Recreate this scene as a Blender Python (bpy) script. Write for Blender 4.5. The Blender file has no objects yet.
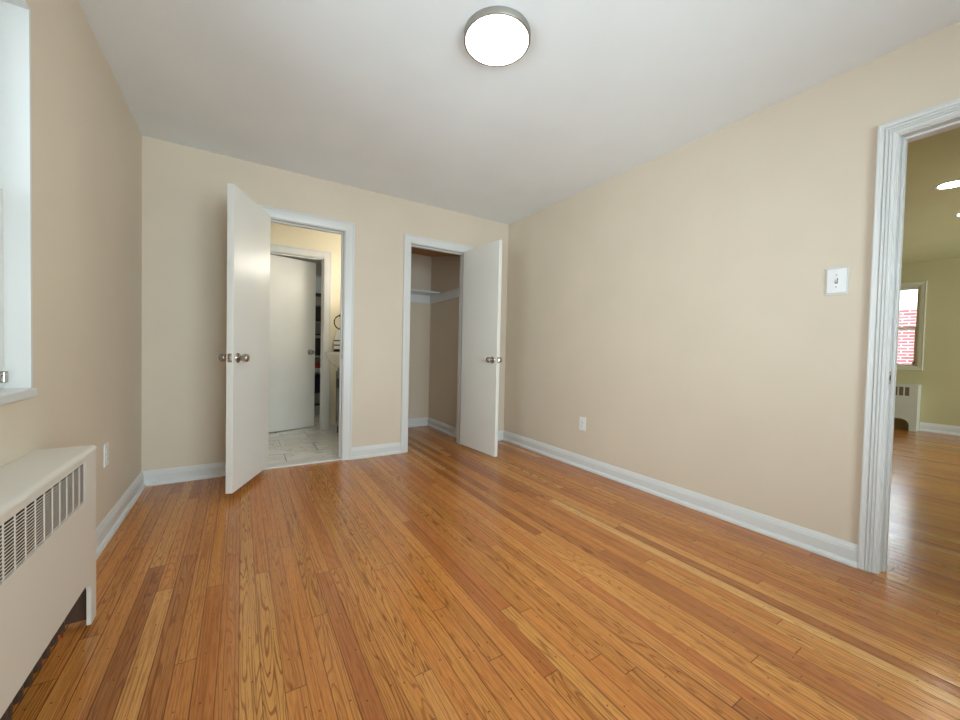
import bpy, bmesh, math, random
from mathutils import Matrix, Vector
random.seed(7)
D = bpy.data; C = bpy.context.scene.collection; SC = bpy.context.scene
PI = math.pi

# ------------------------------------------------------------------ camera
cam_d = D.cameras.new('camera'); cam = D.objects.new('camera', cam_d); C.objects.link(cam)
YAW, PITCH, ROLL, CAMH, FPX = 0.5618, 0.0240, 0.0227, 1.0073, 379.6
def cam_axes():
    sy, cy = math.sin(YAW), math.cos(YAW)
    f = Vector((sy, cy, 0)); r = Vector((cy, -sy, 0)); u = Vector((0, 0, 1))
    f2 = math.cos(PITCH) * f - math.sin(PITCH) * u
    u2 = math.cos(PITCH) * u + math.sin(PITCH) * f
    r3 = math.cos(ROLL) * r + math.sin(ROLL) * u2
    u3 = -math.sin(ROLL) * r + math.cos(ROLL) * u2
    return r3, u3, f2
_r, _u, _f = cam_axes()
M = Matrix.Identity(4)
for i in range(3):
    M[i][0] = _r[i]; M[i][1] = _u[i]; M[i][2] = -_f[i]
M[2][3] = CAMH
cam.matrix_world = M
cam_d.sensor_width = 36; cam_d.lens = FPX / 960 * 36; cam_d.clip_start = 0.01
SC.camera = cam

# ------------------------------------------------------------------ daylight and exposure
SC.view_settings.view_transform = 'Standard'; SC.view_settings.look = 'None'
SC.view_settings.gamma = 1; SC.view_settings.use_curve_mapping = False
SC.view_settings.exposure = 0.29
world = D.worlds.new('sky'); SC.world = world; world.use_nodes = True
bg = world.node_tree.nodes['Background']
bg.inputs[0].default_value = (0.80, 0.92, 1.0, 1); bg.inputs[1].default_value = 9.0

def area(name, loc, rot, sx, sy, power, col, portal=False):
    l = D.lights.new(name, 'AREA'); l.shape = 'RECTANGLE'; l.size = sx; l.size_y = sy
    l.energy = power; l.color = col
    if portal: l.cycles.is_portal = True
    o = D.objects.new(name, l); C.objects.link(o); o.location = loc; o.rotation_euler = rot
    return o
# sky portals in the window openings (no light of their own: they guide the sky's light)
area('sky_portal', (-0.84, 1.16, 1.47), (0, -PI/2, 0), 1.24, 1.42, 1, (1, 1, 1), True)
area('sky_portal', (.95, -1.27, 1.30), (PI/2, 0, 0), 1.9, 1.9, 1, (1, 1, 1), True)
area('sky_portal', (8.5, 1.76, 1.51), (0, PI/2, 0), 1.16, 0.9, 1, (1, 1, 1), True)
area('sky_portal', (6.2, -2.87, 1.4), (PI/2, 0, 0), 3.0, 1.8, 1, (1, 1, 1), True)

# ------------------------------------------------------------------ helpers
def srgb(r, g, b):
    f = lambda c: (c/255/12.92) if c/255 <= .04045 else ((c/255+.055)/1.055)**2.4
    return (f(r), f(g), f(b), 1)

class NT:
    def __init__(s, name):
        s.m = D.materials.new(name); s.m.use_nodes = True; s.t = s.m.node_tree
        s.b = s.t.nodes['Principled BSDF']; s.out = s.t.nodes['Material Output']
    def n(s, typ, **kw):
        x = s.t.nodes.new(typ)
        for k, v in kw.items(): setattr(x, k, v)
        return x
    def put(s, sock, v):
        if isinstance(v, bpy.types.NodeSocket): s.t.links.new(v, sock)
        elif v is not None: sock.default_value = v
    def math(s, op, a, b=None, c=None, clamp=False):
        x = s.n('ShaderNodeMath', operation=op, use_clamp=clamp)
        for i, v in enumerate((a, b, c)): s.put(x.inputs[i], v)
        return x.outputs[0]
    def comb(s, x, y, z):
        c = s.n('ShaderNodeCombineXYZ')
        for i, v in enumerate((x, y, z)): s.put(c.inputs[i], v)
        return c.outputs[0]
    def pos(s):
        g = s.n('ShaderNodeTexCoord'); sp = s.n('ShaderNodeSeparateXYZ'); s.put(sp.inputs[0], g.outputs['Object'])
        return g.outputs['Object'], sp.outputs[0], sp.outputs[1], sp.outputs[2]
    def noise(s, vec, scale=1, detail=2, rough=.5, dist=0):
        x = s.n('ShaderNodeTexNoise'); s.put(x.inputs['Vector'], vec)
        x.inputs['Scale'].default_value = scale; x.inputs['Detail'].default_value = detail
        x.inputs['Roughness'].default_value = rough; x.inputs['Distortion'].default_value = dist
        return x.outputs['Fac']
    def white(s, vec):
        x = s.n('ShaderNodeTexWhiteNoise', noise_dimensions='3D'); s.put(x.inputs['Vector'], vec)
        return x.outputs['Value'], x.outputs['Color']
    def ramp(s, fac, stops):
        x = s.n('ShaderNodeValToRGB'); s.put(x.inputs[0], fac); e = x.color_ramp.elements
        while len(e) < len(stops): e.new(.5)
        for q, (p, c) in zip(e, stops): q.position = p; q.color = c
        return x.outputs[0]
    def mix(s, fac, a, b, mode='MIX'):
        x = s.n('ShaderNodeMix', data_type='RGBA', blend_type=mode)
        s.put(x.inputs[0], fac); s.put(x.inputs[6], a); s.put(x.inputs[7], b)
        return x.outputs[2]
    def smooth(s, v, a, b, lo=0., hi=1.):
        x = s.n('ShaderNodeMapRange', interpolation_type='SMOOTHSTEP')
        s.put(x.inputs[0], v); x.inputs[1].default_value = a; x.inputs[2].default_value = b
        x.inputs[3].default_value = lo; x.inputs[4].default_value = hi
        return x.outputs[0]
    def bump(s, h, strength, dist):
        x = s.n('ShaderNodeBump'); s.put(x.inputs['Height'], h)
        x.inputs['Strength'].default_value = strength; x.inputs['Distance'].default_value = dist
        s.t.links.new(x.outputs[0], s.b.inputs['Normal'])

def paint(name, rgb, rough=.5, tex=.0006, scale=180, metallic=0, var=.02, spec=.5):
    k = NT(name); p, x, y, z = k.pos()
    c = srgb(*rgb); c2 = tuple(v*(1-var*2) for v in c[:3]) + (1,)
    k.put(k.b.inputs['Base Color'], k.ramp(k.noise(p, 2.3, 3), [(.3, c2), (.7, c)]))
    k.b.inputs['Roughness'].default_value = rough; k.b.inputs['Metallic'].default_value = metallic
    k.b.inputs['Specular IOR Level'].default_value = spec
    if tex: k.bump(k.noise(p, scale, 2), .5, tex)
    return k.m

def wood_floor():
    k = NT('oak_strip_floor'); p, X, Y, Z = k.pos()
    Wd = .0572
    s = k.math('DIVIDE', X, Wd); i = k.math('FLOOR', s); fx = k.math('FRACT', s)
    r1, c1 = k.white(k.comb(i, 3.3, 0)); r2, _ = k.white(k.comb(i, 9.1, 4.4))
    L = k.math('MULTIPLY_ADD', r1, 1.3, 1.0)
    t = k.math('ADD', k.math('DIVIDE', Y, L), k.math('MULTIPLY', r2, 17.))
    j = k.math('FLOOR', t); fy = k.math('FRACT', t)
    rb, cb = k.white(k.comb(i, j, 2.2)); rb2, _ = k.white(k.comb(j, i, 7.7)); rb3, _ = k.white(k.comb(i, j, 11.5))
    base = k.ramp(rb, [(0, srgb(172, 112, 62)), (.09, srgb(196, 130, 74)), (.25, srgb(208, 142, 76)), (.5, srgb(214, 148, 80)),
                       (.72, srgb(218, 153, 84)), (.93, srgb(224, 164, 94)), (1, srgb(236, 188, 120))])
    hue = k.ramp(rb3, [(0, srgb(255, 244, 232)), (.5, srgb(255, 255, 255)), (1, srgb(250, 255, 240))])
    base = k.mix(.8, base, hue, 'MULTIPLY')
    # cathedral grain: contour lines of a long stretched noise, a new one per board
    off = k.math('MULTIPLY', rb2, 60.)
    gv = k.comb(k.math('MULTIPLY_ADD', X, 13., off), k.math('MULTIPLY_ADD', Y, .8, off), k.math('MULTIPLY', rb, 30.))
    n1 = k.noise(gv, 1, 2, .45, .15)
    rings = k.math('SINE', k.math('MULTIPLY', n1, 170.))
    ringm = k.smooth(rings, .45, 1.)
    stren = k.math('MULTIPLY_ADD', k.math('MULTIPLY', rb3, rb3), .50, .22)
    col = k.mix(k.math('MULTIPLY', ringm, stren), base, srgb(128, 68, 26))
    # straight fine pores
    pv = k.comb(k.math('MULTIPLY', X, 520.), k.math('MULTIPLY_ADD', Y, 16., off), off)
    pores = k.smooth(k.noise(pv, 1, 2, .6), .53, .68)
    col = k.mix(k.math('MULTIPLY', pores, .5), col, srgb(124, 66, 28))
    lv = k.comb(k.math('MULTIPLY', X, 210.), k.math('MULTIPLY_ADD', Y, 1.1, off), off)
    lines = k.smooth(k.noise(lv, 1, 1, .5), .56, .70)
    col = k.mix(k.math('MULTIPLY', lines, .5), col, srgb(116, 60, 22))
    sv = k.comb(k.math('MULTIPLY', X, 120.), k.math('MULTIPLY_ADD', Y, 2.4, off), off)
    streak = k.noise(sv, 1, 2, .5)
    col = k.mix(.55, col, k.ramp(streak, [(.25, srgb(214, 196, 176)), (.7, srgb(255, 255, 255))]), 'MULTIPLY')
    # soft wear across boards
    wear = k.noise(k.comb(k.math('MULTIPLY', X, 1.1), k.math('MULTIPLY', Y, .8), 0.), 1.6, 3)
    col = k.mix(.5, col, k.ramp(wear, [(.3, srgb(232, 218, 204)), (.7, srgb(255, 255, 255))]), 'MULTIPLY')
    # joints
    ex = k.math('MINIMUM', fx, k.math('SUBTRACT', 1., fx))
    ey = k.math('MULTIPLY', k.math('MINIMUM', fy, k.math('SUBTRACT', 1., fy)), L)
    gx = k.smooth(ex, .008, .040, 1., 0.); gy = k.smooth(ey, .0004, .002, 1., 0.)
    gstr = k.math('MULTIPLY_ADD', r2, .5, .45)
    gap = k.math('MAXIMUM', k.math('MULTIPLY', gx, gstr), k.math('MULTIPLY', gy, .85))
    col = k.mix(gap, col, srgb(74, 38, 18))
    # face nails, about one row every quarter metre, slightly staggered
    ny = k.math('ADD', k.math('DIVIDE', Y, .205), k.math('MULTIPLY', r1, .35))
    nj = k.math('FLOOR', ny); nf = k.math('FRACT', ny)
    rn, _ = k.white(k.comb(i, nj, 5.))
    nx = k.math('MULTIPLY_ADD', rn, .6, .2)
    dx = k.math('MULTIPLY', k.math('SUBTRACT', fx, nx), Wd)
    dy = k.math('MULTIPLY', k.math('SUBTRACT', nf, .5), .205)
    dd = k.math('SQRT', k.math('ADD', k.math('MULTIPLY', dx, dx), k.math('MULTIPLY', dy, dy)))
    keep = k.math('GREATER_THAN', rn, .12)
    nail = k.math('MULTIPLY', k.smooth(dd, .0018, .0036, 1., 0.), keep)
    col = k.mix(k.math('MULTIPLY', nail, .8), col, srgb(58, 28, 14))
    col = k.mix(1., col, srgb(255, 246, 236), 'MULTIPLY')
    k.put(k.b.inputs['Base Color'], col)
    k.put(k.b.inputs['Roughness'], k.math('MULTIPLY_ADD', k.noise(p, 6, 3), .12, .13))
    k.b.inputs['Specular IOR Level'].default_value = .5
    crown = k.math('MULTIPLY', k.math('POWER', k.math('MULTIPLY', ex, 2.), .6), 1.)
    wav = k.noise(k.comb(k.math('MULTIPLY', X, 14.), k.math('MULTIPLY', Y, 2.), 0.), 1, 2)
    h = k.math('ADD', k.math('MULTIPLY', crown, .0004), k.math('MULTIPLY', wav, .0007))
    h = k.math('SUBTRACT', h, k.math('MULTIPLY', ringm, .00002))
    h = k.math('SUBTRACT', h, k.math('MULTIPLY', k.math('ADD', gap, nail), .0004))
    k.bump(h, .8, 1.)
    return k.m

def tile_floor():
    k = NT('marble_look_tile'); p, X, Y, Z = k.pos()
    row = k.math('DIVIDE', k.math('SUBTRACT', Y, 3.633), .318); ri = k.math('FLOOR', row); fr = k.math('FRACT', row)
    odd = k.math('MODULO', k.math('ABSOLUTE', ri), 2.)
    c = k.math('DIVIDE', k.math('SUBTRACT', k.math('SUBTRACT', X, .343), k.math('MULTIPLY', odd, .298)), .6)
    ci = k.math('FLOOR', c); fc = k.math('FRACT', c)
    ey = k.math('MULTIPLY', k.math('MINIMUM', fr, k.math('SUBTRACT', 1., fr)), .318)
    ex = k.math('MULTIPLY', k.math('MINIMUM', fc, k.math('SUBTRACT', 1., fc)), .6)
    g = k.smooth(k.math('MINIMUM', ex, ey), .0015, .0035, 1., 0.)
    r, _ = k.white(k.comb(ri, ci, 1.))
    v = k.noise(k.comb(k.math('MULTIPLY', X, 2.2), k.math('MULTIPLY', Y, 5.), k.math('MULTIPLY', r, 40.)), 1.4, 4, .6, .8)
    vein = k.smooth(k.math('ABSOLUTE', k.math('SUBTRACT', v, .5)), 0., .02, .6, 0.)
    soft = k.ramp(v, [(.3, srgb(222, 221, 214)), (.65, srgb(240, 239, 235))])
    col = k.mix(vein, soft, srgb(150, 146, 134))
    col = k.mix(g, col, srgb(92, 84, 72))
    k.put(k.b.inputs['Base Color'], col); k.b.inputs['Roughness'].default_value = .16
    k.bump(k.math('SUBTRACT', 1., g), .5, .001)
    return k.m

def brick_mat():
    k = NT('red_brick'); p, X, Y, Z = k.pos()
    b = k.n('ShaderNodeTexBrick'); k.put(b.inputs['Vector'], k.comb(Y, Z, 0.))
    b.inputs['Color1'].default_value = srgb(136, 74, 76); b.inputs['Color2'].default_value = srgb(104, 52, 58)
    b.inputs['Mortar'].default_value = srgb(160, 150, 152); b.inputs['Scale'].default_value = 1
    b.inputs['Brick Width'].default_value = .21; b.inputs['Row Height'].default_value = .07
    b.inputs['Mortar Size'].default_value = .009
    k.put(k.b.inputs['Base Color'], b.outputs[0]); k.b.inputs['Roughness'].default_value = .9
    return k.m

def glass_mat():
    k = NT('window_glass')
    tr = k.n('ShaderNodeBsdfTransparent'); gl = k.n('ShaderNodeBsdfGlossy'); gl.inputs['Roughness'].default_value = .01
    fr = k.n('ShaderNodeFresnel'); fr.inputs[0].default_value = 1.45; mx = k.n('ShaderNodeMixShader')
    k.put(mx.inputs[0], fr.outputs[0]); k.put(mx.inputs[1], tr.outputs[0]); k.put(mx.inputs[2], gl.outputs[0])
    tr.inputs[0].default_value = (.96, .98, .97, 1)
    k.t.links.new(mx.outputs[0], k.out.inputs['Surface'])
    return k.m

def screen_mat():
    k = NT('dimming_screen_sheet'); tr = k.n('ShaderNodeBsdfTransparent'); mx = k.n('ShaderNodeMixShader')
    k.b.inputs['Base Color'].default_value = srgb(120, 124, 120)
    mx.inputs[0].default_value = .22
    k.put(mx.inputs[1], tr.outputs[0]); k.put(mx.inputs[2], k.b.outputs[0]); k.t.links.new(mx.outputs[0], k.out.inputs['Surface'])
    return k.m
def emit(name, col, strength):
    k = NT(name); k.b.inputs['Base Color'].default_value = (.9, .9, .9, 1)
    k.b.inputs['Emission Color'].default_value = col; k.b.inputs['Emission Strength'].default_value = strength
    # a soft diffuser, a touch uneven
    p, x, y, z = k.pos(); n = k.noise(p, 4, 1)
    k.put(k.b.inputs['Emission Strength'], k.math('MULTIPLY_ADD', n, strength*.1, strength*.95))
    return k.m

def metal(name, rgb, rough=.3):
    k = NT(name); p, x, y, z = k.pos()
    k.b.inputs['Base Color'].default_value = srgb(*rgb); k.b.inputs['Metallic'].default_value = 1
    k.put(k.b.inputs['Roughness'], k.math('MULTIPLY_ADD', k.noise(p, 60, 2), .1, rough-.05))
    return k.m

def towel_mat():
    k = NT('striped_towel'); p, X, Y, Z = k.pos()
    f = k.math('FRACT', k.math('DIVIDE', Z, .055))
    st = k.math('MULTIPLY', k.math('GREATER_THAN', f, .72), k.math('LESS_THAN', Z, 1.10))
    hem = k.math('LESS_THAN', Z, .985)
    c = k.mix(st, srgb(236, 234, 230), srgb(96, 96, 98)); c = k.mix(hem, c, srgb(40, 40, 42))
    k.put(k.b.inputs['Base Color'], c); k.b.inputs['Roughness'].default_value = .95
    k.bump(k.noise(p, 500, 2), .6, .001)
    return k.m

WALL = paint('beige_wall_paint', (224, 210, 190), .5, .0004, 240)
LWALL = paint('beige_wall_olive_cast', (203, 194, 150), .5, .0005, 240)  # beige wall with the living room's olive light cast mixed into its colour
BWALL = paint('cream_bathroom_paint', (242, 233, 208), .5, .0004, 240)
CWALL = paint('closet_wall_paint', (218, 202, 180), .55, .0005, 240)
CEIL = paint('white_ceiling_paint', (244, 247, 250), .8, .0006, 200)
LCEIL = paint('white_ceiling_olive_cast', (222, 222, 172), .8, .0006, 200)  # white ceiling, tinted with the olive cast of the light in that room
CCEIL = paint('brown_closet_ceiling', (192, 134, 74), .6, .0006, 60, var=.12)  # orange-brown tone over the whole closet ceiling
TRIM = paint('white_trim_gloss', (225, 225, 223), .32, 0)
DOORW = paint('white_door_gloss', (234, 232, 226), .36, .00008, 40)
RADW = paint('white_enamel_steel', (226, 219, 208), .35, .0002, 120)
PLATE = paint('white_plastic_plate', (240, 240, 240), .3, 0)
PLATE2 = paint('translucent_outer_plate', (214, 214, 208), .25, 0)
DARKSLOT = paint('dark_slot', (34, 30, 28), .7, 0)
IRON = paint('grey_painted_iron', (70, 54, 44), .5, .0006, 60)
COPPER = metal('copper_pipe', (190, 112, 74), .35)
NICKEL = metal('satin_nickel', (176, 168, 158), .28)
DNICKEL = metal('brushed_nickel_band', (172, 168, 160), .45)
BLACKM = metal('black_metal', (44, 42, 42), .4)
PORC = paint('white_porcelain', (246, 244, 238), .12, 0)
VAN = paint('grey_vanity_paint', (120, 120, 124), .4, .0003, 60)
STONE = paint('white_marble_saddle', (226, 224, 218), .25, .0002, 30, var=.06)
SIDING = paint('white_siding', (238, 240, 244), .8, .001, 6)
FLOOR = wood_floor(); TILE = tile_floor(); BRICK = brick_mat(); SLOTSHADE = paint('black_slot_shade', (16, 15, 14), .8, 0); SLOTSHADEB = paint('brown_slot_shade', (112, 100, 76), .8, 0); LINING = paint('brown_bare_steel', (84, 60, 44), .7, .0004, 60)
GLASS = glass_mat(); SCREEN = screen_mat()

def obj(name, bm, m, parent=None, mat=None, smooth=False):
    me = D.meshes.new(name)
    bmesh.ops.recalc_face_normals(bm, faces=bm.faces[:])
    if mat is not None: bm.transform(mat)
    if smooth:
        for f in bm.faces: f.smooth = True
    bm.to_mesh(me); bm.free(); me.materials.append(m)
    if smooth:
        try: me.set_sharp_from_angle(angle=math.radians(35))
        except Exception: pass
    o = D.objects.new(name, me); C.objects.link(o)
    if parent: o.parent = parent
    return o
def tag(o, label, cat, group=None):
    o['label'] = label; o['category'] = cat
    if group: o['group'] = group
    return o
def struct(o): o['kind'] = 'structure'; return o
def empty(name, loc=(0, 0, 0), rz=0):
    o = D.objects.new(name, None); C.objects.link(o); o.location = loc; o.rotation_euler = (0, 0, rz)
    o.empty_display_size = .1; return o
def box(bm, x0, x1, y0, y1, z0, z1, bev=0, seg=2):
    vs = [bm.verts.new((x, y, z)) for x in (x0, x1) for y in (y0, y1) for z in (z0, z1)]
    fs = [(0, 1, 3, 2), (4, 6, 7, 5), (0, 4, 5, 1), (2, 3, 7, 6), (0, 2, 6, 4), (1, 5, 7, 3)]
    fa = [bm.faces.new([vs[k] for k in f]) for f in fs]
    if bev:
        es = {e for f in fa for e in f.edges}
        bmesh.ops.bevel(bm, geom=list(es), offset=bev, segments=seg, affect='EDGES', profile=.5)
    return bm
def bx(*a, **k): return box(bmesh.new(), *a, **k)
def lathe(bm, prof, n=32, mat=None):
    """prof: (radius, height) along +z; closed with caps where radius>0"""
    rings = []
    for r, z in prof:
        if r < 1e-6: rings.append([bm.verts.new((0, 0, z))])
        else: rings.append([bm.verts.new((r*math.cos(2*PI*k/n), r*math.sin(2*PI*k/n), z)) for k in range(n)])
    for a, b in zip(rings, rings[1:]):
        for k in range(n):
            k2 = (k+1) % n
            if len(a) == 1 and len(b) == 1: continue
            if len(a) == 1: bm.faces.new((a[0], b[k], b[k2]))
            elif len(b) == 1: bm.faces.new((a[k], b[0], a[k2]))
            else: bm.faces.new((a[k], b[k], b[k2], a[k2]))
    for rg, in ((rings[0],), (rings[-1],)):
        if len(rg) > 1: bm.faces.new(rg)
    if mat is not None: bmesh.ops.transform(bm, matrix=mat, verts=[v for rg in rings for v in rg])
    return bm
def sweep(bm, prof, path, closed=False):
    """prof: (out, up) ; path: list of (point, out_vector, up_vector) already mitred"""
    rs = [[bm.verts.new(p + o*a + u*b) for a, b in prof] for p, o, u in path]
    n = len(prof)
    for A, B in zip(rs, rs[1:]):
        for k in range(n):
            k2 = (k+1) % n
            bm.faces.new((A[k], A[k2], B[k2], B[k]))
    bm.faces.new(rs[0]); bm.faces.new(list(reversed(rs[-1])))
    return bm
def prism(bm, pts, axis_fn, a, b):
    """extrude polygon pts (u,v) between a and b; axis_fn(u,v,w)->xyz"""
    A = [bm.verts.new(axis_fn(u, v, a)) for u, v in pts]; B = [bm.verts.new(axis_fn(u, v, b)) for u, v in pts]
    bm.faces.new(A); bm.faces.new(list(reversed(B)))
    for k in range(len(pts)):
        k2 = (k+1) % len(pts); bm.faces.new((A[k], B[k], B[k2], A[k2]))
    return bm
def rotz(a): return Matrix.Rotation(a, 4, 'Z')
def tube(bm, pts, r, n=10):
    pts = [Vector(p) for p in pts]; rings = []
    for i, p in enumerate(pts):
        d = (pts[min(i+1, len(pts)-1)] - pts[max(i-1, 0)]).normalized()
        up = Vector((0, 0, 1)) if abs(d.z) < .9 else Vector((1, 0, 0))
        a = d.cross(up).normalized(); b = d.cross(a)
        rings.append([bm.verts.new(p + a*r*math.cos(2*PI*k/n) + b*r*math.sin(2*PI*k/n)) for k in range(n)])
    for A, B in zip(rings, rings[1:]):
        for k in range(n): bm.faces.new((A[k], A[(k+1) % n], B[(k+1) % n], B[k]))
    bm.faces.new(rings[0]); bm.faces.new(list(reversed(rings[-1])))
    return bm

# ------------------------------------------------------------------ dimensions (metres; the camera stands at x = y = 0)
XL, XR, YB, YF, H = -.5897, 2.5488, 3.508, -1.02, 2.44
T = .12
BO = (.150, .765); CO = (1.392, 2.000); HEAD = 2.034      # bathroom and closet openings in the back wall
RO = (-.285, .480); RH = 2.038                              # doorway in the right wall (y range)
FO = (.200, .825); FH = 2.062                               # bathroom's far doorway
YB2 = YB + T; YFAR = 4.85; XBR = 1.25                       # bathroom depth and right wall
XC = 2.126; YC = 4.64; ZC = 2.245; XCL = 1.33                # closet
XW0 = XR + T; XW = 8.30; YW0, YW1 = -2.6, 3.9               # living room
J = .018
WY = (.45, 1.870); WZ = (.850, 2.092)                       # bedroom window in the left wall
FWX = (0., 1.9); FWZ = (.35, 2.25)                                             # unseen window added behind the camera for more light
LWY = (1.288, 2.21); LWZ = (.93, 2.092)                     # living room window

# ------------------------------------------------------------------ floors and ceilings
struct(obj('floor', bx(XL-.3, XR+.0, YF-.3, YB+.02, -.06, 0), FLOOR))
struct(obj('floor', bx(XR, XW+.3, YW0-.3, YW1+.3, -.06, 0), FLOOR))
struct(obj('floor', bx(XCL-.04, XC+.2, YB+.02, YC+.2, -.06, 0), FLOOR))
struct(obj('floor', bx(-.7, 1.29, YB+.075, 7.3, -.06, .004), TILE))
struct(obj('ceiling', bx(XL-.3, XR+T, YF-.3, YB+T, H, H+.1), CEIL))
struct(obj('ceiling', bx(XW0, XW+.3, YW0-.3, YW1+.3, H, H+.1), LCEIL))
struct(obj('ceiling', bx(-.7, 1.33, YB2, 7.3, H, H+.1), CEIL))
struct(obj('ceiling', prism(bmesh.new(), [(YB2, 2.052), (YC+.12, 2.262), (YC+.12, 2.55), (YB2, 2.55)], lambda u, v, w: (w, u, v), XCL-.02, XC+.12), CCEIL))
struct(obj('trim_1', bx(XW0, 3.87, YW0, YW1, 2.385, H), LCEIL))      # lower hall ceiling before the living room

# ------------------------------------------------------------------ walls
def wall_x(name, y0, y1, x0, x1, holes, m, ztop=H, parent=None):
    """wall running along x, between y0 and y1; holes (xa, xb, za, zb)"""
    bm = bmesh.new(); x = x0
    for xa, xb, za, zb in sorted(holes):
        box(bm, x, xa, y0, y1, 0, ztop)
        if za > 0: box(bm, xa, xb, y0, y1, 0, za)
        box(bm, xa, xb, y0, y1, zb, ztop); x = xb
    box(bm, x, x1, y0, y1, 0, ztop)
    bmesh.ops.remove_doubles(bm, verts=bm.verts[:], dist=1e-5)
    return struct(obj(name, bm, m))
def wall_y(name, x0, x1, y0, y1, holes, m, ztop=H):
    bm = bmesh.new(); y = y0
    for ya, yb, za, zb in sorted(holes):
        box(bm, x0, x1, y, ya, 0, ztop)
        if za > 0: box(bm, x0, x1, ya, yb, 0, za)
        box(bm, x0, x1, ya, yb, zb, ztop); y = yb
    box(bm, x0, x1, y, y1, 0, ztop)
    bmesh.ops.remove_doubles(bm, verts=bm.verts[:], dist=1e-5)
    return struct(obj(name, bm, m))
HT = T/2
wall_y('wall_left', XL-.28, XL, YF-.3, YB+T, [(WY[0], WY[1], WZ[0]-.03, WZ[1])], WALL)
wall_x('wall_front', YF-.28, YF, XL, XR+T, [(FWX[0], FWX[1], FWZ[0], FWZ[1])], WALL)
hb = [(BO[0]-J, BO[1]+J, 0, HEAD+J), (CO[0]-J, CO[1]+J, 0, HEAD+J)]
wall_x('wall_back', YB, YB+HT, XL, XR, hb, WALL)
wall_x('wall_back', YB+HT, YB2, -.7, XCL-.04, hb[:1], BWALL)
wall_x('wall_back', YB+HT, YB2, XCL-.04, XR, hb[1:], CWALL)
hr = [(RO[0]-J, RO[1]+J, 0, RH+J)]
wall_y('wall_right', XR, XR+HT, YF-.3, YB+T, hr, WALL)
wall_y('wall_right', XR+HT, XW0, YW0-.3, YW1+.3, hr, LWALL)
# bathroom
wall_y('wall_left', -.7, -.55, YB2, 7.3, [], BWALL)
wall_y('wall_right', XBR, XBR+.04, YB2, 7.3, [], BWALL)
wall_x('wall_back', YFAR, YFAR+T, -.55, XBR, [(FO[0]-J, FO[1]+J, 0, FH+J)], BWALL)
wall_x('wall_back', 7.0, 7.1, -.55, XBR, [], paint('hall_grey_paint', (168, 164, 152), .6))
# closet
wall_y('wall_left', XBR+.04, XCL, YB2, YC+.12, [], CWALL, ZC)
wall_y('wall_right', XC, XC+.12, YB2, YC+.12, [], CWALL, ZC)
wall_x('wall_back', YC, YC+.12, XCL, XC, [], CWALL, ZC)
# living room
wall_y('wall_right', XW, XW+.25, YW0-.3, YW1+.3, [(LWY[0], LWY[1], LWZ[0], LWZ[1])], LWALL)
wall_x('wall_back', YW1, YW1+.3, XW0, XW, [], LWALL)
wall_x('wall_front', YW0-.3, YW0, XW0, XW, [(4.7, 7.7, .5, 2.3)], LWALL)

# ------------------------------------------------------------------ baseboards
BP = [(0, 0), (.030, 0), (.030, .010), (.027, .018), (.021, .024), (.0155, .026), (.0155, .074), (.0125, .079),
      (.0125, .084), (.0095, .090), (.0065, .099), (.004, .104), (0, .105)]
def baseboard(name, pts, scale=1.0, z=0):
    """pts: polyline (x, y) with the room on the left-hand side of the walk"""
    P = [Vector((x, y, z)) for x, y in pts]; path = []
    for i, p in enumerate(P):
        ns = []
        if i > 0: d = (p-P[i-1]).normalized(); ns.append(Vector((-d.y, d.x, 0)))
        if i < len(P)-1: d = (P[i+1]-p).normalized(); ns.append(Vector((-d.y, d.x, 0)))
        o = sum(ns, Vector()) / len(ns); o = o / o.length_squared
        path.append((p, o, Vector((0, 0, scale))))
    return struct(obj(name, sweep(bmesh.new(), BP, path), TRIM))
CW, CW2 = .080, .074
baseboard('baseboard_back', [(BO[0]-CW, YB), (XL, YB), (XL, 1.87)])
baseboard('baseboard_back', [(CO[0]-CW2, YB), (BO[1]+CW, YB)])
baseboard('baseboard_right', [(XR, RO[1]+.070), (XR, YB), (CO[1]+CW2, YB)])
baseboard('baseboard_back', [(XC, YB2), (XC, YC), (XCL, YC), (XCL, YB2)])
baseboard('baseboard_right', [(XW, YW0), (XW, 1.228)], 1.2)
baseboard('baseboard_back', [(XBR, YFAR-.6), (XBR, YFAR), (FO[1]+.085, YFAR)], .6, .004)

# ------------------------------------------------------------------ door frames
CP_FLUTE = [(0, 0), (0, .019), (.003, .021), (.009, .021), (.012, .0185), (.024, .018), (.028, .011), (.031, .018), (.038, .0175), (.042, .010),
            (.045, .016), (.050, .0155), (.054, .009), (.057, .0135), (.064, .012), (.068, .0075), (.072, .009), (.075, .006), (.075, 0)]
def scaled(w): return [(a/.075*w, b) for a, b in CP_FLUTE]
def flat(w): return [(0, 0), (0, .018), (.003, .020), (.012, .020), (.016, .0165), (w*.55, .0155), (w*.8, .013), (w*.93, .011), (w-.002, .009), (w, .007), (w, 0)]
def casing(bm, a, b, head, w, prof, yface, sgn, z0=0):
    """around an opening a..b (local x), top at head; wall face at local y = yface, sticking out by sgn"""
    oa, ob, ot = a-w, b+w, head+w
    pts = [((oa, z0), (1, 0)), ((oa, ot), (1, -1)), ((ob, ot), (-1, -1)), ((ob, z0), (-1, 0))]
    path = [(Vector((x, yface, z)), Vector((dx, 0, dz)), Vector((0, sgn, 0))) for (x, z), (dx, dz) in pts]
    return sweep(bm, prof, path)
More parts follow.
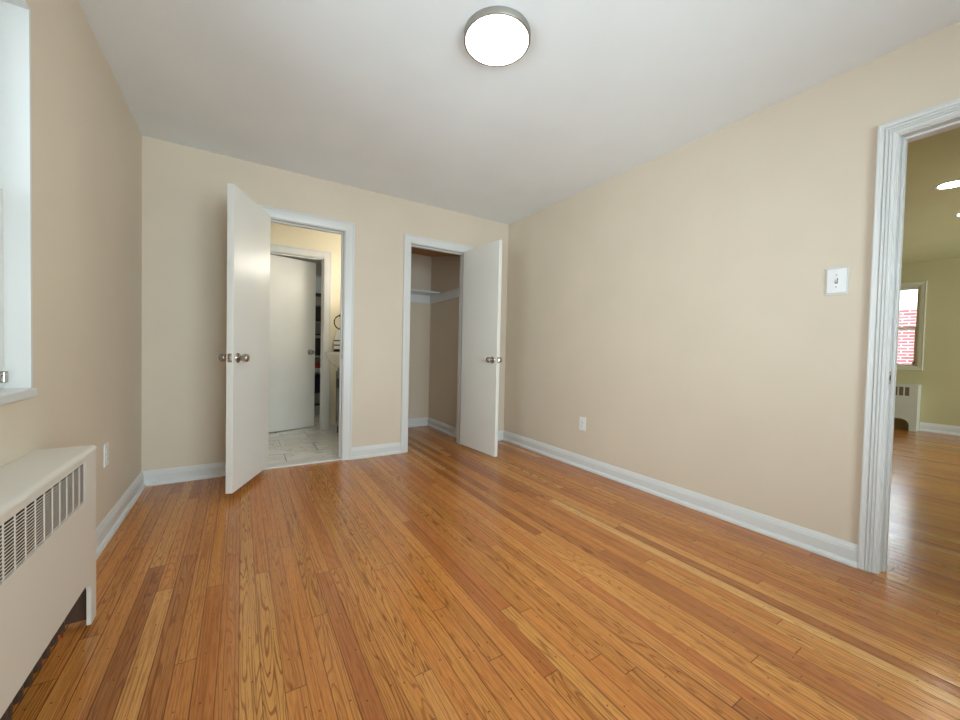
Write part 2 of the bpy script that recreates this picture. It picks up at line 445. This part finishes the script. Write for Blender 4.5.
def door_frame(name, mat, a, b, head, depth, w, prof, stop_y, z0=0, back=True, strike=None):
    """local: x along the wall, y into the wall from its visible face (0) to depth"""
    r = struct(empty(name)); r.matrix_world = mat
    cs = casing(bmesh.new(), a-.004, b+.004, head+.004, w, prof, 0, -1, z0)
    obj('casing', cs, TRIM, r)
    if back: obj('casing', casing(bmesh.new(), a-.004, b+.004, head+.004, w, prof, depth, 1, z0), TRIM, r)
    jm = bmesh.new()
    box(jm, a-J, a, 0, depth, z0, head+J); box(jm, b, b+J, 0, depth, z0, head+J); box(jm, a, b, 0, depth, head, head+J)
    obj('jamb', jm, TRIM, r)
    sm = bmesh.new(); s0, s1 = stop_y
    box(sm, a, a+.011, s0, s1, z0, head, .002); box(sm, b-.011, b, s0, s1, z0, head, .002); box(sm, a+.011, b-.011, s0, s1, head-.011, head, .002)
    obj('door_stop', sm, TRIM, r)
    if strike:
        sx, sgn, sy, sz = strike
        bm = bx(sx, sx+sgn*.0015, sy-.014, sy+.014, sz-.03, sz+.03)
        st = obj('strike_plate', bm, NICKEL, r)
        obj('latch_hole', bx(sx+sgn*.0012, sx+sgn*.0022, sy-.007, sy+.007, sz-.012, sz+.012), DARKSLOT, st)
    return r
MB = Matrix.Translation((0, YB, 0))
door_frame('trim_2', MB, BO[0], BO[1], HEAD, T, CW, flat(CW), (.040, .075), 0, True, (BO[1], -1, .018, .925))
door_frame('trim_3', MB, CO[0], CO[1], HEAD, T, CW2, flat(CW2), (.040, .075), 0, True, (CO[0], 1, .018, .925))
MR = Matrix.Translation((XR, 0, 0)) @ rotz(-PI/2)       # local x = -world y
door_frame('trim_4', MR, -RO[1], -RO[0], RH, T, .067, scaled(.067), (.040, .078), 0, True, (-RO[1], 1, .022, .925))
MF = Matrix.Translation((0, YFAR, 0))
door_frame('trim_5', MF, FO[0], FO[1], FH, T, .080, flat(.080), (.045, .080), .004, True, (FO[1], -1, .10, .93))
# marble saddle under the bathroom door
struct(obj('trim_6', bx(BO[0], BO[1], YB+.0, YB2+.005, 0, .016, .004), STONE))

# ------------------------------------------------------------------ door leaves
def knob_bm():
    bm = bmesh.new()
    lathe(bm, [(0, 0), (.031, 0), (.032, .003), (.030, .007), (.022, .010), (.0125, .012), (.0115, .022), (.0135, .027),
               (.021, .031), (.0245, .036), (.0262, .044), (.0265, .052), (.025, .060), (.020, .0655), (.010, .068), (0, .0685)], 28)
    return bm
def rosette_bm():
    bm = bmesh.new()
    lathe(bm, [(0, 0), (.033, 0), (.0335, .002), (.031, .0062), (.024, .0085), (0, .0085)], 28); return bm
def grip_bm():
    bm = bmesh.new()
    lathe(bm, [(0, .007), (.0125, .007), (.0115, .020), (.0135, .026), (.021, .030), (.0245, .035), (.0262, .043), (.0265, .052),
               (.025, .060), (.020, .0655), (.010, .068), (0, .0685)], 28); return bm
def door(name, pin, ang, W, z0, z1, side, kz, th=.035):
    """local x along the leaf from the pin; leaf fills local y between 0 and side*.035"""
    r = struct(empty(name, (pin[0], pin[1], 0), ang))
    y0, y1 = sorted((0, side*th))
    obj('door_leaf', bx(.002, W, y0, y1, z0, z1, .0018), DOORW, r)
    for yy, sg in ((y0, -1), (y1, 1)):
        m = Matrix.Translation((W-.062, yy, kz)) @ Matrix.Rotation(-sg*PI/2, 4, 'X')
        k = obj('door_knob', grip_bm(), NICKEL, r, m, True)
        obj('rosette', rosette_bm(), NICKEL, k, m, True)
    ym = (y0+y1)/2
    lp = obj('latch_plate', bx(W-.0005, W+.0012, ym-.0125, ym+.0125, kz-.028, kz+.028, .0005), NICKEL, r)
    lb = bmesh.new(); prism(lb, [(0, -.006), (0, .006), (.010, .006), (.004, -.006)], lambda u, v, w: (W+.001+u, ym+v, kz+w), -.011, .011)
    obj('latch_bolt', lb, NICKEL, lp)
    for z in (z0+.19, (z0+z1)/2, z1-.19):
        bm = bmesh.new()
        lathe(bm, [(0, -.046), (.003, -.045), (.005, -.042), (.0052, .042), (.003, .045), (0, .046)], 12, Matrix.Translation((0, -side*.004, z)))
        obj('hinge', bm, TRIM, r, None, True)
    return r
door('door_1', (BO[0]+.004, YB-.026), math.atan2(-.918, -.396), .594, .042, 2.038, 1, .925, .041)
door('door_2', (CO[1]-.004, YB-.026), math.atan2(-.995, .070), .590, .022, 2.036, -1, .925)
door('door_3', (FO[0]+.003, YFAR+T), math.radians(18.5), .600, .014, 2.052, -1, .945)

# ------------------------------------------------------------------ left window
def sash_window(name, mat, W, z0, z1, depth, sill_out, sill_ext, parts_mat=TRIM, meet=None, screen=False, fr=.045):
    """local x along the wall (0..W), local y into the wall (0 = room face)"""
    r = struct(empty(name)); r.matrix_world = mat
    ln = bmesh.new(); t = .012
    box(ln, 0, t, 0, depth+.10, z0, z1-t); box(ln, W-t, W, 0, depth+.10, z0, z1-t); box(ln, 0, W, 0, depth+.10, z1-t, z1)
    obj('window_reveal', ln, parts_mat, r)
    if sill_out is not None:
        obj('window_sill', bx(-sill_ext, W+sill_ext, -sill_out, 0, z0-.030, z0, .004), parts_mat, r)
        obj('window_sill', bx(.0, W, 0, depth+.10, z0-.028, z0), parts_mat, r)
    meet = meet or (z0+z1)/2
    for k, (a, b, y) in enumerate(((meet-.02, z1-t, depth+.045), (z0, meet+.02, depth))):
        s = bmesh.new(); x0, x1 = t, W-t
        box(s, x0, x0+fr, y, y+.035, a, b, .003); box(s, x1-fr, x1, y, y+.035, a, b, .003)
        box(s, x0+fr, x1-fr, y, y+.035, a, a+fr*.9, .003); box(s, x0+fr, x1-fr, y, y+.035, b-fr*.9, b, .003)
        so = obj('window_sash', s, parts_mat, r)
        obj('pane', bx(x0+fr, x1-fr, y+.015, y+.019, a+fr*.9, b-fr*.9), GLASS, so)
        if k == 1:
            for px in (x0+.01, x1-.035):
                obj('tilt_latch', bx(px, px+.025, y-.012, y, a+.022, a+.058, .003), NICKEL, so)
    if screen:
        obj('dimming_screen', bx(.02, W-.02, depth+.090, depth+.091, z0+.01, z1-.02), SCREEN, r)  # semi-transparent sheet added to weaken the daylight through this window
    return r
# local x = +world y, local y = -world x  -> rotation +90 deg
MW = Matrix.Translation((XL, WY[0], 0)) @ rotz(PI/2)
sash_window('window_1', MW, WY[1]-WY[0], WZ[0], WZ[1], .058, .009, .007, screen=True)
MW2 = Matrix.Translation((FWX[1], YF, 0)) @ rotz(PI)
sash_window('fill_window', MW2, FWX[1]-FWX[0], FWZ[0], FWZ[1], .07, .03, .03)  # added to let in fill light from behind the camera
MW3 = Matrix.Translation((XW, LWY[1], 0)) @ rotz(-PI/2)
sash_window('living_fill_window', Matrix.Translation((7.7, YW0, 0)) @ rotz(PI), 3.0, .5, 2.3, .07, .03, .03)  # unseen window added to brighten the living room
LT = paint('cream_window_trim', (216, 212, 188), .4, .0003, 60)
w3 = sash_window('window_3', MW3, LWY[1]-LWY[0], LWZ[0], LWZ[1], .015, None, 0, LT, 1.485, fr=.024)
obj('roller_shade', tube(bmesh.new(), [(.014, .006, LWZ[1]-.032), (LWY[1]-LWY[0]-.014, .006, LWZ[1]-.032)], .016, 16), LT, w3, None, True)
cb = bmesh.new(); Wl = LWY[1]-LWY[0]
prof = flat(.062)
pts = [((-.062, LWZ[0]-.062), (1, 1)), ((-.062, LWZ[1]+.062), (1, -1)), ((Wl+.062, LWZ[1]+.062), (-1, -1)), ((Wl+.062, LWZ[0]-.062), (-1, 1))]
rs = [[cb.verts.new(Vector((x, 0, z)) + Vector((dx, 0, dz))*a + Vector((0, -1, 0))*b) for a, b in prof] for (x, z), (dx, dz) in pts]
for A, B in zip(rs, rs[1:]+rs[:1]):
    for k in range(len(prof)):
        k2 = (k+1) % len(prof); cb.faces.new((A[k], A[k2], B[k2], B[k]))
obj('casing', cb, LT, w3)

# ------------------------------------------------------------------ house next door, seen through the living room window
nb = tag(empty('neighbour_house', (12.6, 2.2, -.3)), 'red brick house wall with white siding above, outside the far room window', 'house')
obj('brick_wall', bx(12.6, 12.9, -1.5, 7, -.3, 2.15), BRICK, nb, Matrix.Translation((-12.6, -2.2, .3)))
sd = bmesh.new()
for k in range(12):
    z = 2.15 + k*.13
    prism(sd, [(0, z), (0, z+.13), (-.012, z+.13), (-.030, z)], lambda u, v, w: (12.6+u+.03, w, v), -1.5, 7)
obj('siding', sd, SIDING, nb, Matrix.Translation((-12.6, -2.2, .3)))
struct(obj('ground', bx(8.9, 40, -20, 20, -.4, -.3), paint('grey_paving', (150, 150, 146), .9)))

# ------------------------------------------------------------------ closet shelf and cleats
ZS = 1.722
cl = bmesh.new()
box(cl, XC-.018, XC, YB2+.02, YC, ZS-.105, ZS, .002)
struct(obj('trim_7', cl, TRIM))
cl = bmesh.new(); box(cl, XCL+.018, XC-.018, YC-.018, YC, ZS-.105, ZS, .002); struct(obj('trim_8', cl, TRIM))
cl = bmesh.new(); box(cl, XCL, XCL+.018, YB2+.02, YC, ZS-.105, ZS, .002); struct(obj('trim_9', cl, TRIM))
tag(obj('closet_shelf', bx(XCL+.004, XC-.002, 4.36, YC-.004, ZS, ZS+.019, .002), TRIM),
    'white painted shelf board high across the back of the closet', 'shelf')

# ------------------------------------------------------------------ radiator cover under the bedroom window
RX0, RX1, RY0, RY1, RH1 = XL, -.441, .62, 1.885, .637
def radiator_cover(origin, rz, L, depth, height, gz0, gz1, gy_end, gpitch, ncols, nslots, arch_h, leg, label, mat, rin=.05, vert=False):
    """local x out from the wall (0..depth), local y along the wall from 0 (near end) to L"""
    r = tag(empty('radiator_cover', origin, rz), label, 'radiator cover')
    t = .012; g1 = L-gy_end; g0 = g1-ncols*gpitch
    # front panel with arched cut-out at the floor and an opening for the grille
    pts = [(0, 0), (0, height-.02), (L, height-.02), (L, 0), (L-leg, 0), (L-leg, arch_h-rin)]
    for k in range(1, 7):
        a = k/6*PI/2; pts.append((L-leg-rin+rin*math.cos(a), arch_h-rin+rin*math.sin(a)))
    for k in range(0, 7):
        a = PI/2+k/6*PI/2; pts.append((leg+rin+rin*math.cos(a), arch_h-rin+rin*math.sin(a)))
    pts += [(leg, 0)]
    # split in pieces round the grille hole
    bm = bmesh.new()
    fn = lambda u, v, w: (w, u, v)
    low = [p for p in pts if p not in ((0, height-.02), (L, height-.02))]
    low = [(0, 0), (0, gz0), (L, gz0)] + pts[3:]
    prism(bm, low, fn, depth-t, depth)
    prism(bm, [(0, gz0), (0, height-.014), (g0, height-.014), (g0, gz0)], fn, depth-t, depth)
    prism(bm, [(g1, gz0), (g1, height-.014), (L, height-.014), (L, gz0)], fn, depth-t, depth)
    prism(bm, [(g0, gz1), (g0, height-.014), (g1, height-.014), (g1, gz1)], fn, depth-t, depth)
    obj('front_panel', bm, mat, r)
    # top with a rounded front edge
    rr = .014; tp = [(0, height-.014), (0, height)]
    for k in range(0, 7):
        a = PI/2-k/6*PI/2; tp.append((depth+.002-rr+rr*math.cos(a), height-rr+rr*math.sin(a)))
    obj('top_panel', prism(bmesh.new(), tp, lambda u, v, w: (u, w, v), -.001, L+.001), mat, r, None, True)
    # ends
    e = bx(0, depth-t, L-t, L, 0, height-.014); obj('end_panel', e, mat, r)
    obj('end_panel', bx(0, depth-t, 0, t, 0, height-.014), mat, r)
    obj('inner_lining', bx(.002, depth-t, L-t-.002, L-t, 0, height-.02), LINING, r)
    # grille
    gb = bmesh.new(); pit = (gz1-gz0)/nslots; hw = .008 if vert else .0022
    for c in range(ncols+1):
        y = g0+c*gpitch
        box(gb, depth-.002, depth-.0002, max(g0, y-hw), min(g1, y+hw), gz0, gz1)
    if not vert:
        for s in range(1, nslots):
            z = gz0+s*pit
            box(gb, depth-.0010, depth-.0004, g0, g1, z-pit*.19, z+pit*.19)
    obj('slot_shade_sheet', bx(depth-.006, depth-.005, g0, g1, gz0, gz1), SLOTSHADEB if vert else SLOTSHADE, r)  # sheet coloured as the unlit interior behind the slots
    obj('grille', gb, mat, r)
    return r
rc = radiator_cover((XL+.001, RY0, .013), 0, RY1-RY0, RX1-RX0-.001, RH1-.013, .459, .590, .112, .0517, 20, 16, .165, .055,
    'white metal radiator cover with slotted grille under the bedroom window', RADW)
# the convector standing inside it: glimpsed through the arch
rd = tag(empty('radiator', (XL+.07, RY0+.2, 0)), 'old brownish radiator inside the white cover, glimpsed through the arch at its foot', 'radiator')
for k in range(17):
    bm = bmesh.new(); y = .0+k*.055
    box(bm, -.045, .045, y, y+.03, .07, .44, .012)
    obj('radiator_section', bm, IRON, rd, None, True)
for y in (0.0, .55):
    for xx in (-.03, .03):
        obj('radiator_foot', bx(xx-.012, xx+.012, y+.002, y+.028, 0, .11, .004), IRON, rd)
bm = tube(bmesh.new(), [(0, .90, .10), (0, .965, .10), (0, .992, .095), (0, 1.003, .07), (0, 1.005, 0)], .012)
obj('supply_pipe', bm, COPPER, rd, None, True)

# living room radiator cover
rc2 = radiator_cover((XW, 1.232, 0), PI, 1.2, .19, .665, .50, .625, .075, .058, 14, 3, .165, .072,
    'cream radiator cover with upright slots against the wall of the far room', paint('cream_enamel_steel', (214, 212, 196), .4), .09, True)
# local axes: rz = PI makes local x point to -x, local y to -y; move so it runs from y=1.232 upward
rc2.location = (XW-.001, 1.232+1.2, 0)
# with rz = PI local y runs to -y, so its far end (grille end) is at y = 1.232

# ------------------------------------------------------------------ ceiling light
lx, ly, lz, lr = .974, 1.464, 2.410, .151
cl_ = tag(empty('ceiling_light', (lx, ly, H)), 'round flush ceiling lamp with brushed metal band and glowing white disc', 'ceiling light')
bm = bmesh.new()
lathe(bm, [(lr-.006, lz-H), (lr-.001, lz-H), (lr, lz-H+.002), (lr, -.002), (lr-.004, 0), (.02, 0), (.02, -.004), (lr-.006, -.006)], 72)
obj('metal_band', bm, DNICKEL, cl_, None, True)
bm = bmesh.new()
lathe(bm, [(lr-.007, -.01), (lr-.0065, lz-H+.002), (lr-.012, lz-H-.002), (lr-.03, lz-H-.005), (.05, lz-H-.008), (0, lz-H-.0085)], 72)
obj('diffuser', bm, emit('lamp_diffuser', (1, .96, .9, 1), 9), cl_, None, True)

# recessed lights in the living room ceiling
for k, (x, y, rr_, lab) in enumerate(((4.86, .612, .088, 'round recessed ceiling light nearer the doorway, in the far room'),
                                (5.93, .63, .088, 'round recessed ceiling light farther into the far room'))):
    rl = tag(empty('recessed_light', (x, y, H)), lab, 'ceiling light', 'recessed lights in the far room')
    bm = bmesh.new()
    lathe(bm, [(rr_-.012, -.002), (rr_+.006, -.003), (rr_+.012, -.001), (rr_+.012, 0), (rr_-.012, 0)], 48)
    obj('trim_ring', bm, TRIM, rl, None, True)
    bm = bmesh.new(); lathe(bm, [(0, -.010), (rr_*.6, -.008), (rr_-.014, -.003), (rr_-.014, -.0005), (0, -.0005)], 48)
    obj('lens', bm, emit('downlight_lens', (1, .97, .88, 1), 40), rl, None, True)

# ------------------------------------------------------------------ switch and outlets
def plate_bm(w, h, d, bev):
    return bx(-w/2, w/2, -d, 0, -h/2, h/2, bev, 3)
def screw(parent, z, d):
    bm = bmesh.new(); lathe(bm, [(0, 0), (.0035, 0), (.003, .0014), (0, .0018)], 12, Matrix.Translation((0, -d, z)) @ Matrix.Rotation(PI/2, 4, 'X'))
    obj('screw', bm, NICKEL, parent, None, True)
def place(o, mat): o.matrix_world = mat
MRight = lambda y, z: Matrix.Translation((XR, y, z)) @ rotz(-PI/2)
MLeft = lambda y, z: Matrix.Translation((XL, y, z)) @ rotz(PI/2)
sw = tag(empty('light_switch'), 'white wall light switch on a pale outer plate beside the right doorway', 'light switch')
place(sw, MRight(.677, 1.401))
obj('back_plate', plate_bm(.089, .140, .004, .0015), PLATE2, sw)
obj('switch_plate', bx(-.037, .037, -.0085, -.004, -.060, .060, .002, 3), PLATE, sw)
obj('toggle_slot', bx(-.006, .006, -.0088, -.0080, -.013, .013), DARKSLOT, sw)
tg = bmesh.new(); prism(tg, [(-.008, -.009), (-.008, .002), (-.020, .012), (-.021, .006)], lambda u, v, w: (w, u, v), -.004, .004)
obj('toggle', tg, PLATE, sw)
screw(sw, .030, .0085); screw(sw, -.030, .0085)
def outlet(mat, label):
    r = tag(empty('wall_outlet'), label, 'power outlet')
    place(r, mat)
    obj('cover_plate', plate_bm(.072, .116, .0055, .0022), PLATE, r)
    for z in (.0195, -.0195):
        bm = bmesh.new()
        pts = [(.0165*math.cos(a)*1.05, max(-.013, min(.013, .0175*math.sin(a)))) for a in [k*PI/12 for k in range(24)]]
        prism(bm, pts, lambda u, v, w: (u, -w, z+v), .005, .0075)
        f = obj('receptacle', bm, PLATE, r)
        for x, hh in ((-.0065, .0085), (.0065, .0070)):
            obj('slot', bx(x-.001, x+.001, -.0079, -.0074, z-hh/2+.002, z+hh/2+.002), DARKSLOT, f)
        bm = bmesh.new(); lathe(bm, [(0, 0), (.0025, 0), (.0025, .0006), (0, .0006)], 12, Matrix.Translation((0, -.0073, z-.008)) @ Matrix.Rotation(PI/2, 4, 'X'))
        obj('ground_hole', bm, DARKSLOT, f)
    screw(r, 0, .0055)
    return r
outlet(MRight(2.328, .388), 'white duplex outlet low on the long right wall')
outlet(MLeft(2.672, .427), 'white duplex outlet low on the left wall beside the radiator cover')

# ------------------------------------------------------------------ bathroom: sink, vanity, towel, light
va = tag(empty('vanity_cabinet', (1.1, 4.42, .015)), 'grey bathroom vanity cabinet under the white sink', 'vanity cabinet')
mv = Matrix.Translation((-1.1, -4.42, -.015))
obj('body', bx(.950, XBR-.002, 4.22, 4.62, .10, .77, .003), VAN, va, mv)
dm = bmesh.new()
for a, b in ((4.225, 4.415), (4.425, 4.615)):
    pass
for a, b in ((4.225, 4.415), (4.425, 4.615)):
    bm = bmesh.new(); z0, z1 = .12, .74; f = .035
    box(bm, .934, .950, a, a+f, z0, z1, .002); box(bm, .934, .950, b-f, b, z0, z1, .002)
    box(bm, .934, .950, a+f, b-f, z0, z0+f, .002); box(bm, .934, .950, a+f, b-f, z1-f, z1, .002)
    box(bm, .942, .950, a+f, b-f, z0+f, z1-f)
    dr = obj('cabinet_door', bm, VAN, va, mv)
    hy = b-.03 if a < 4.3 else a+.03
    obj('handle', tube(bmesh.new(), [(.934, hy, .56), (.912, hy, .565), (.912, hy, .655), (.934, hy, .66)], .005), BLACKM, dr, mv, True)
for x in (.965, XBR-.03):
    for y in (4.24, 4.60):
        bm = bmesh.new(); lathe(bm, [(0, .015), (.012, .015), (.013, .02), (.016, .10), (0, .10)], 14, Matrix.Translation((x, y, 0)))
        obj('leg', bm, BLACKM, va, mv, True)
# bowl sink, half round in plan, bulging out over the cabinet front
sk = tag(empty('sink', (1.1, 4.42, .77)), 'white ceramic basin bulging out over the grey vanity', 'sink')
ms = Matrix.Translation((-1.1, -4.42, -.77))
bm = bmesh.new(); N = 28
def plan(t, s):   # t 0..1 round the front from one wall end to the other; s = size factor
    a = PI/2 + t*PI
    return (XBR-.003 + (.468*math.cos(a))*s, 4.42 + .245*math.sin(a)*(s**.5))
levels = [(.50, .770), (.62, .775), (.78, .80), (.90, .85), (.975, .905), (1, .940), (1, .950), (.985, .953), (.93, .953), (.88, .94), (.74, .87), (.5, .83), (.2, .82)]
rings = [[bm.verts.new((*plan(k/N, s), z)) for k in range(N+1)] for s, z in levels]
for A, B in zip(rings, rings[1:]):
    for k in range(N): bm.faces.new((A[k], A[k+1], B[k+1], B[k]))
bm.faces.new(rings[0]); bm.faces.new(list(reversed(rings[-1])))
bm.faces.new([r_[0] for r_ in rings]); bm.faces.new([r_[-1] for r_ in reversed(rings)])
obj('basin', bm, PORC, sk, ms, True)
fb = tube(bmesh.new(), [(1.205, 4.42, .94), (1.205, 4.42, 1.06), (1.19, 4.42, 1.09), (1.15, 4.42, 1.10), (1.10, 4.42, 1.09), (1.09, 4.42, 1.06)], .011)
box(fb, 1.165, 1.245, 4.37, 4.47, .925, .945, .003)
obj('faucet', fb, BLACKM, sk, ms, True)
# towel ring and towel on the far wall
tr = tag(empty('towel_ring', (1.03, YFAR, 1.40)), 'black towel ring on the cream wall above the basin', 'towel ring')
bm = bmesh.new(); tube(bm, [(.085*math.cos(a), -.035, -.085+.085*math.sin(a)) for a in [k*PI/16 for k in range(33)]], .0065)
obj('ring', bm, BLACKM, tr, None, True)
bm = bmesh.new(); lathe(bm, [(0, 0), (.022, 0), (.022, .006), (.008, .010), (.008, .040), (0, .042)], 18, Matrix.Rotation(PI/2, 4, 'X'))
obj('wall_mount', bm, BLACKM, tr, None, True)
bm = bmesh.new(); n = 20; x0, x1, zt, zb = .945, 1.115, 1.222, .958
cols = []
for k in range(n+1):
    u = k/n; col = []
    for j in range(9):
        v = j/8; w = .62+.38*min(1, v*2.2); x = (x0+x1)/2 + (u-.5)*(x1-x0)*w
        yy = YFAR-.035 + .010*math.sin(u*PI*5)*(1-.4*v)
        col.append((x, yy, zt+(zb-zt)*v))
    cols.append(col)
F_ = [[bm.verts.new((p[0], p[1]-.006, p[2])) for p in c] for c in cols]; B_ = [[bm.verts.new((p[0], p[1]+.006, p[2])) for p in c] for c in cols]
for G in (F_, B_):
    for a, b in zip(G, G[1:]):
        for j in range(8): bm.faces.new((a[j], a[j+1], b[j+1], b[j]))
for a, b in zip(range(n), range(1, n+1)):
    bm.faces.new((F_[a][0], F_[b][0], B_[b][0], B_[a][0])); bm.faces.new((F_[a][8], B_[a][8], B_[b][8], F_[b][8]))
for j in range(8):
    bm.faces.new((F_[0][j], B_[0][j], B_[0][j+1], F_[0][j+1])); bm.faces.new((F_[n][j], F_[n][j+1], B_[n][j+1], B_[n][j]))
tag(obj('hand_towel', bm, towel_mat(), None, None, True), 'white hand towel with dark stripes hanging from the black towel ring', 'towel')
# vanity light over the sink (seen only as the glow on the door and walls)
vl = tag(empty('vanity_light', (XBR, 4.3, 1.90)), 'lit wall lamp bar on the bathroom wall above the basin, glowing behind the door frame', 'wall light')
obj('back_bar', bx(-.03, 0, -.26, .26, -.035, .035, .004), BLACKM, vl)
VG = emit('vanity_globe', (1, .94, .84, 1), 21)
for y in (-.18, 0, .18):
    bm = bmesh.new(); lathe(bm, [(0, -.075), (.03, -.07), (.045, -.045), (.048, 0), (.04, .03), (.02, .045), (0, .045)], 20, Matrix.Translation((-.085, y, 0)))
    obj('lamp_globe', bm, VG, vl, None, True)

# ------------------------------------------------------------------ room behind the bathroom: rack with things on it
rk = tag(empty('storage_rack', (.99, 6.1, .015)), 'dark narrow storage rack seen through the gap of the far bathroom door', 'shelving rack')
SH = [.17, .62, .90, 1.20, 1.405, 1.79]
obj('shelf_board', bx(-.24, .24, -.14, .16, .15, .17, .002), BLACKM, rk, Matrix.Translation((0, 0, -.015)))
for z in SH[1:]:
    obj('shelf_board', bx(-.24, .24, -.14, .16, z-.012, z, .002), BLACKM, rk, Matrix.Translation((0, 0, -.015)))
for x in (-.235, .235):
    for y in (-.135, .155):
        obj('upright', bx(x-.01, x+.01, y-.01, y+.01, 0, 1.80, .001), BLACKM, rk)
def item(name, x, y, z, w, d, h, m, label, cat, bev=.01, lid=None):
    o = tag(empty(name, (x, y, z)), label, cat) if lid else None
    if lid:
        obj('body', bx(-w/2, w/2, -d/2, d/2, 0, h, bev), m, o); obj(lid[0], bx(-w/2-.004, w/2+.004, -d/2-.004, d/2+.004, h, h+.018, .004), lid[1], o)
        return o
    o = obj(name, bx(-w/2, w/2, -d/2, d/2, 0, h, bev, 3), m, None, None, True); o.location = (x, y, z); return tag(o, label, cat)
blue = paint('pale_blue_linen', (196, 212, 222), .9, .002, 90); navy = paint('navy_fabric', (34, 38, 54), .9, .002, 90)
grey = paint('grey_fabric', (128, 132, 134), .9, .002, 90); red = paint('red_carton', (150, 52, 48), .6); wht = paint('white_linen', (222, 224, 226), .9, .002, 90)
black = paint('black_plastic', (26, 26, 28), .4); teal = paint('grey_green_plastic', (110, 124, 120), .5); beige = paint('taupe_carton', (138, 130, 116), .7)
item('storage_box', .985, 6.11, 1.7905, .40, .26, .24, blue, 'pale blue storage box on top of the dark rack', 'storage box', .015, ('lid', blue))
item('storage_box', .985, 6.11, 1.4055, .40, .24, .20, black, 'black storage box on the rack under the pale blue box', 'storage box', .01, ('lid', grey))
item('storage_bin', .985, 6.11, 1.2005, .40, .24, .16, grey, 'grey fabric bin on the middle of the dark rack', 'storage bin')
item('storage_bin', .985, 6.11, .9005, .40, .24, .24, black, 'black bin on the rack just below the grey bin', 'storage bin')
item('folded_towel', .985, 6.11, .6205, .40, .24, .08, blue, 'light blue folded towel on the rack below the black bin', 'towel', .03)
item('carton', .985, 6.11, .7010, .36, .22, .07, red, 'small red carton lying on the folded light blue towel', 'box')
item('folded_towel', .985, 6.11, .7715, .36, .22, .08, teal, 'grey green folded towel on top of the red carton', 'towel', .03)
item('fabric_bag', .985, 6.11, .1705, .40, .24, .16, grey, 'grey folded bag on the lowest board of the rack', 'bag', .03)
item('fabric_bag', .985, 6.11, .3315, .40, .24, .26, navy, 'dark navy fabric bag lying on the grey folded bag', 'bag', .05)

# unseen lamp added to brighten the hall behind the bathroom
hl = tag(empty('hall_fill_lamp', (.45, 5.9, H)), 'added unseen lamp brightening the hall behind the far bathroom door', 'ceiling light')
bm = bmesh.new(); lathe(bm, [(0, -.05), (.08, -.045), (.13, -.02), (.14, 0), (0, 0)], 32)
obj('fill_lamp_body', bm, emit('hall_fill_glow', (1, .97, .92, 1), 18), hl, None, True)
